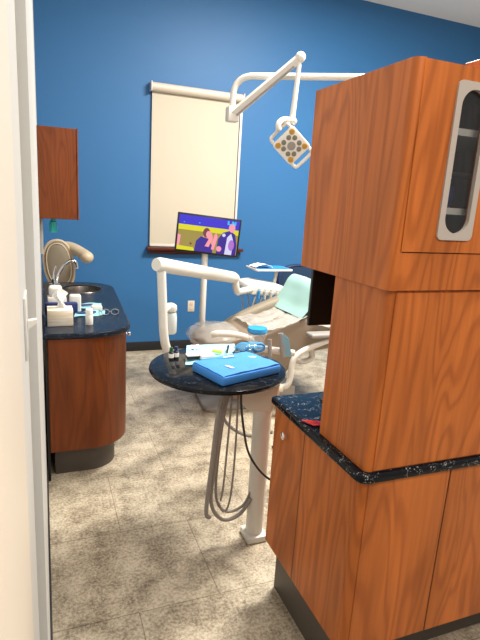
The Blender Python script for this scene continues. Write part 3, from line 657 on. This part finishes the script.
# wrapped cassette
pk = thing('wrapped_cassette', (.83, 2.08, TZ), 'bright blue sterile-wrapped instrument pack with white tape on the round table', 'instrument pack')
A_, B_, C_, D_ = V((.626, 2.14, 0)), V((.700, 1.908, 0)), V((1.03, 2.022, 0)), V((.945, 2.245, 0))
b = MB('wrap')
NU, NV = 20, 14
def top(u, v, z=.945): p = A_.lerp(B_, v).lerp(D_.lerp(C_, v), u); return V((p.x, p.y, z+.004*nz(u*5, v*5, 1, 1)-.006*max(0, abs(u-.5)*2-.85)*6-.006*max(0, abs(v-.5)*2-.85)*6))
b.prism(rpoly([tuple(p.xy) for p in (A_, B_, C_, D_)], .012, 4), TZ+.001, .941, 'xy', .008, 2)
b.sheet(lambda u, v: top(.02+.96*u, .03+.94*v), NU, NV, .006)
b.build('wrap', pk)
# folded flap: triangle from left side
def tri(p0, p1, p2, z, mt, nm, th=.003):
    q = MB(mt); P0, P1, P2 = top(*p0, z), top(*p1, z), top(*p2, z)
    q.sheet(lambda u, v: P0.lerp(P1.lerp(P2, v), u), 8, 8, th); return q.build(nm, pk, angle=180)
tri((.30, .62), (.03, .05), (.04, .96), .9515, 'wrap', 'flap')
tri((.62, .30), (.10, .04), (.96, .05), .9510, 'wrap', 'flap')
def strip(u0, v0, u1, v1, wdt, z, nm='tape'):
    a, c = top(u0, v0, z), top(u1, v1, z); dd = (c-a).normalized(); s_ = V((-dd.y, dd.x, 0))*wdt/2
    q = MB('paper'); q.sheet(lambda u, v: a.lerp(c, u)+s_*(v*2-1), 6, 2, .001); q.build(nm, pk)
strip(.27, .58, .27, .80, .016, .9545); strip(.46, .16, .62, .20, .014, .9545); strip(.80, .36, .90, .42, .012, .951)
pk2 = MB('navy')
for i in range(5):
    p = top(.262+.006*(i % 2), .61+.035*i, .9556); pk2.box(p.x-.003, p.x+.003, p.y-.0015, p.y+.0015, p.z, p.z+.0006)
pk2.build('tape_writing', pk)

def small_bottle(x, y, capm, label, h=.06, r_=.0125):
    t = thing('medicine_bottle', (x, y, TZ), label, 'bottle', 'small bottles on the round table')
    MB('black').lathe([(.002, .001), (r_, .001), (r_, h*.62), (r_*.6, h*.7), (.002, h*.7)], (x, y, TZ), 18).build('bottle_body', t)
    MB('paper').lathe([(r_+.0002, h*.15), (r_+.0006, h*.15), (r_+.0006, h*.5), (r_+.0002, h*.5)], (x, y, TZ), 18).build('paper_label', t)
    MB(capm).lathe([(.002, h*.68), (r_*.75, h*.68), (r_*.7, h), (.002, h*1.02)], (x, y, TZ), 18).build('cap', t)
small_bottle(.575, 2.325, 'green', 'small dark bottle with green cap, leftmost on the round table')
small_bottle(.602, 2.335, 'navy', 'small dark bottle with blue cap, right of the green-capped one')
b = MB('aqua').sheet(lambda u, v: (.618+.27*u+.09*v, 2.215+.31*v-.01*u, TZ+.006+.006*nz(u*4, v*4, 2, 1)), 14, 12, .003)
tag(b.build('tray_liner'), 'pale aqua paper liner under the loose items on the round table', 'paper')
b = MB('paper').sheet(lambda u, v: (.70+.045*u+.02*v, 2.44+.06*v-.01*u, TZ+.013+.006*nz(u*4, v*4, 9, 1)+.006*u*v), 10, 10, .003)
tag(b.build('gauze_sheet'), 'white gauze square near the back edge of the round table', 'gauze')
b = MB('paper').box(.705, .775, 2.24, 2.30, TZ+.0125, TZ+.035, .004)
tag(b.build('cotton_box'), 'small white box behind the blue wrapped pack', 'box')
bx_ = thing('material_case', (.672, 2.27, TZ), 'small black and white case left of the blue pack', 'case')
MB('black').box(.640, .702, 2.262, 2.30, TZ+.0125, TZ+.027, .003).build('case_body', bx_); MB('paper').box(.640, .702, 2.262, 2.30, TZ+.0272, TZ+.034, .002).build('lid', bx_)
tg = MB('yellow').tube([(.80, 2.36, TZ+.022), (.84, 2.33, TZ+.020)], [.008, .010], 10); tag(tg.build('lime_tip'), 'lime green plastic tip lying on the aqua liner', 'tool tip')
for i, (x0, y0, x1, y1, lb) in enumerate([(.865, 2.32, .90, 2.40, 'black probe nearest the lime tip on the aqua liner'), (.895, 2.31, .95, 2.375, 'black probe nearest the blue goggles on the aqua liner')]):
    t = MB('black').tube([(x0, y0, TZ+.019), (x1, y1, TZ+.030)], [.0045, .006], 8); tag(t.build('probe'), lb, 'dental tool', 'black probes on the round table')
b = MB('chrome').tube([(.83, 2.30, TZ+.018), (.95, 2.33, TZ+.02)], .003, 6); tag(b.build('mirror_handle'), 'thin steel tool handle beside the blue pack', 'dental tool')
# goggles in bag
gg = thing('safety_goggles', (1.03, 2.33, TZ), 'blue safety goggles in a clear bag at the back right of the round table', 'goggles')
b = MB('bluebag')
for sgn in (-1, 1):
    c = V((1.005+.045*sgn*.9, 2.345-.012*sgn, TZ+.032)); b.tube([c+V((.034*math.cos(a), 0, .022*math.sin(a))) for a in [2*PI*k/14 for k in range(15)]], .006, 8)
b.tube([(.985, 2.35, TZ+.04), (1.02, 2.34, TZ+.04)], .006, 8).tube([(.935, 2.36, TZ+.03), (.95, 2.41, TZ+.02)], .005, 8).tube([(1.08, 2.33, TZ+.03), (1.06, 2.39, TZ+.02)], .005, 8)
b.build('frame', gg)
b = MB('bluefilm'); c = V((1.005, 2.355, TZ+.031)); b.ell(c, (.085, .045, .028), 30, 18)
for v in b.bm.verts:
    n_ = nz(v.co.x, v.co.y, v.co.z, 30); v.co = c+(v.co-c)*(1+.12*n_)
    v.co.z = max(v.co.z, TZ+.002)
b.build('bag', gg)

# suction holder behind table
sh = thing('instrument_holder', (1.2, 2.6, .8), 'white holder arm behind the round table with bagged suction handpieces', 'instrument holder')
MB('white').tube([(1.0, 2.15, .82), (1.06, 2.4, .80), (1.14, 2.58, .82), (1.2, 2.62, .83)], .016, 10, 5).build('arm', sh)
MB('white').tube([(1.14, 2.62, .845), (1.40, 2.60, .80)], .02, 10).build('bar', sh)
MB('grey').tube([(1.235, 2.58, .795), (1.232, 2.60, .895)], [.011, .013], 12).build('handpiece', sh)
MB('grey').tube([(1.315, 2.57, .79), (1.30, 2.60, .93)], [.014, .016], 12).build('handpiece', sh)
MB('sleeve').sheet(lambda u, v: (1.305+.035*u+.03*(1-v)*u, 2.575-.01*u, .79+.145*v-.03*u*v), 5, 6, .004).build('blue_sleeve', sh)
# bagged cup hanging left of holder
bg = thing('bagged_cup', (1.14, 2.58, .86), 'blue lidded cup in clear plastic, standing just behind the round table', 'cup')
MB('bluebag').lathe([(.004, 0), (.052, 0), (.060, .012), (.056, .03), (.004, .034)], (1.15, 2.6, .9385), 24).build('lid', bg)
MB('clear').lathe([(.004, 0), (.04, 0), (.058, .065), (.054, .066), (.004, .066)], (1.15, 2.6, .872), 24).build('cup_body', bg)
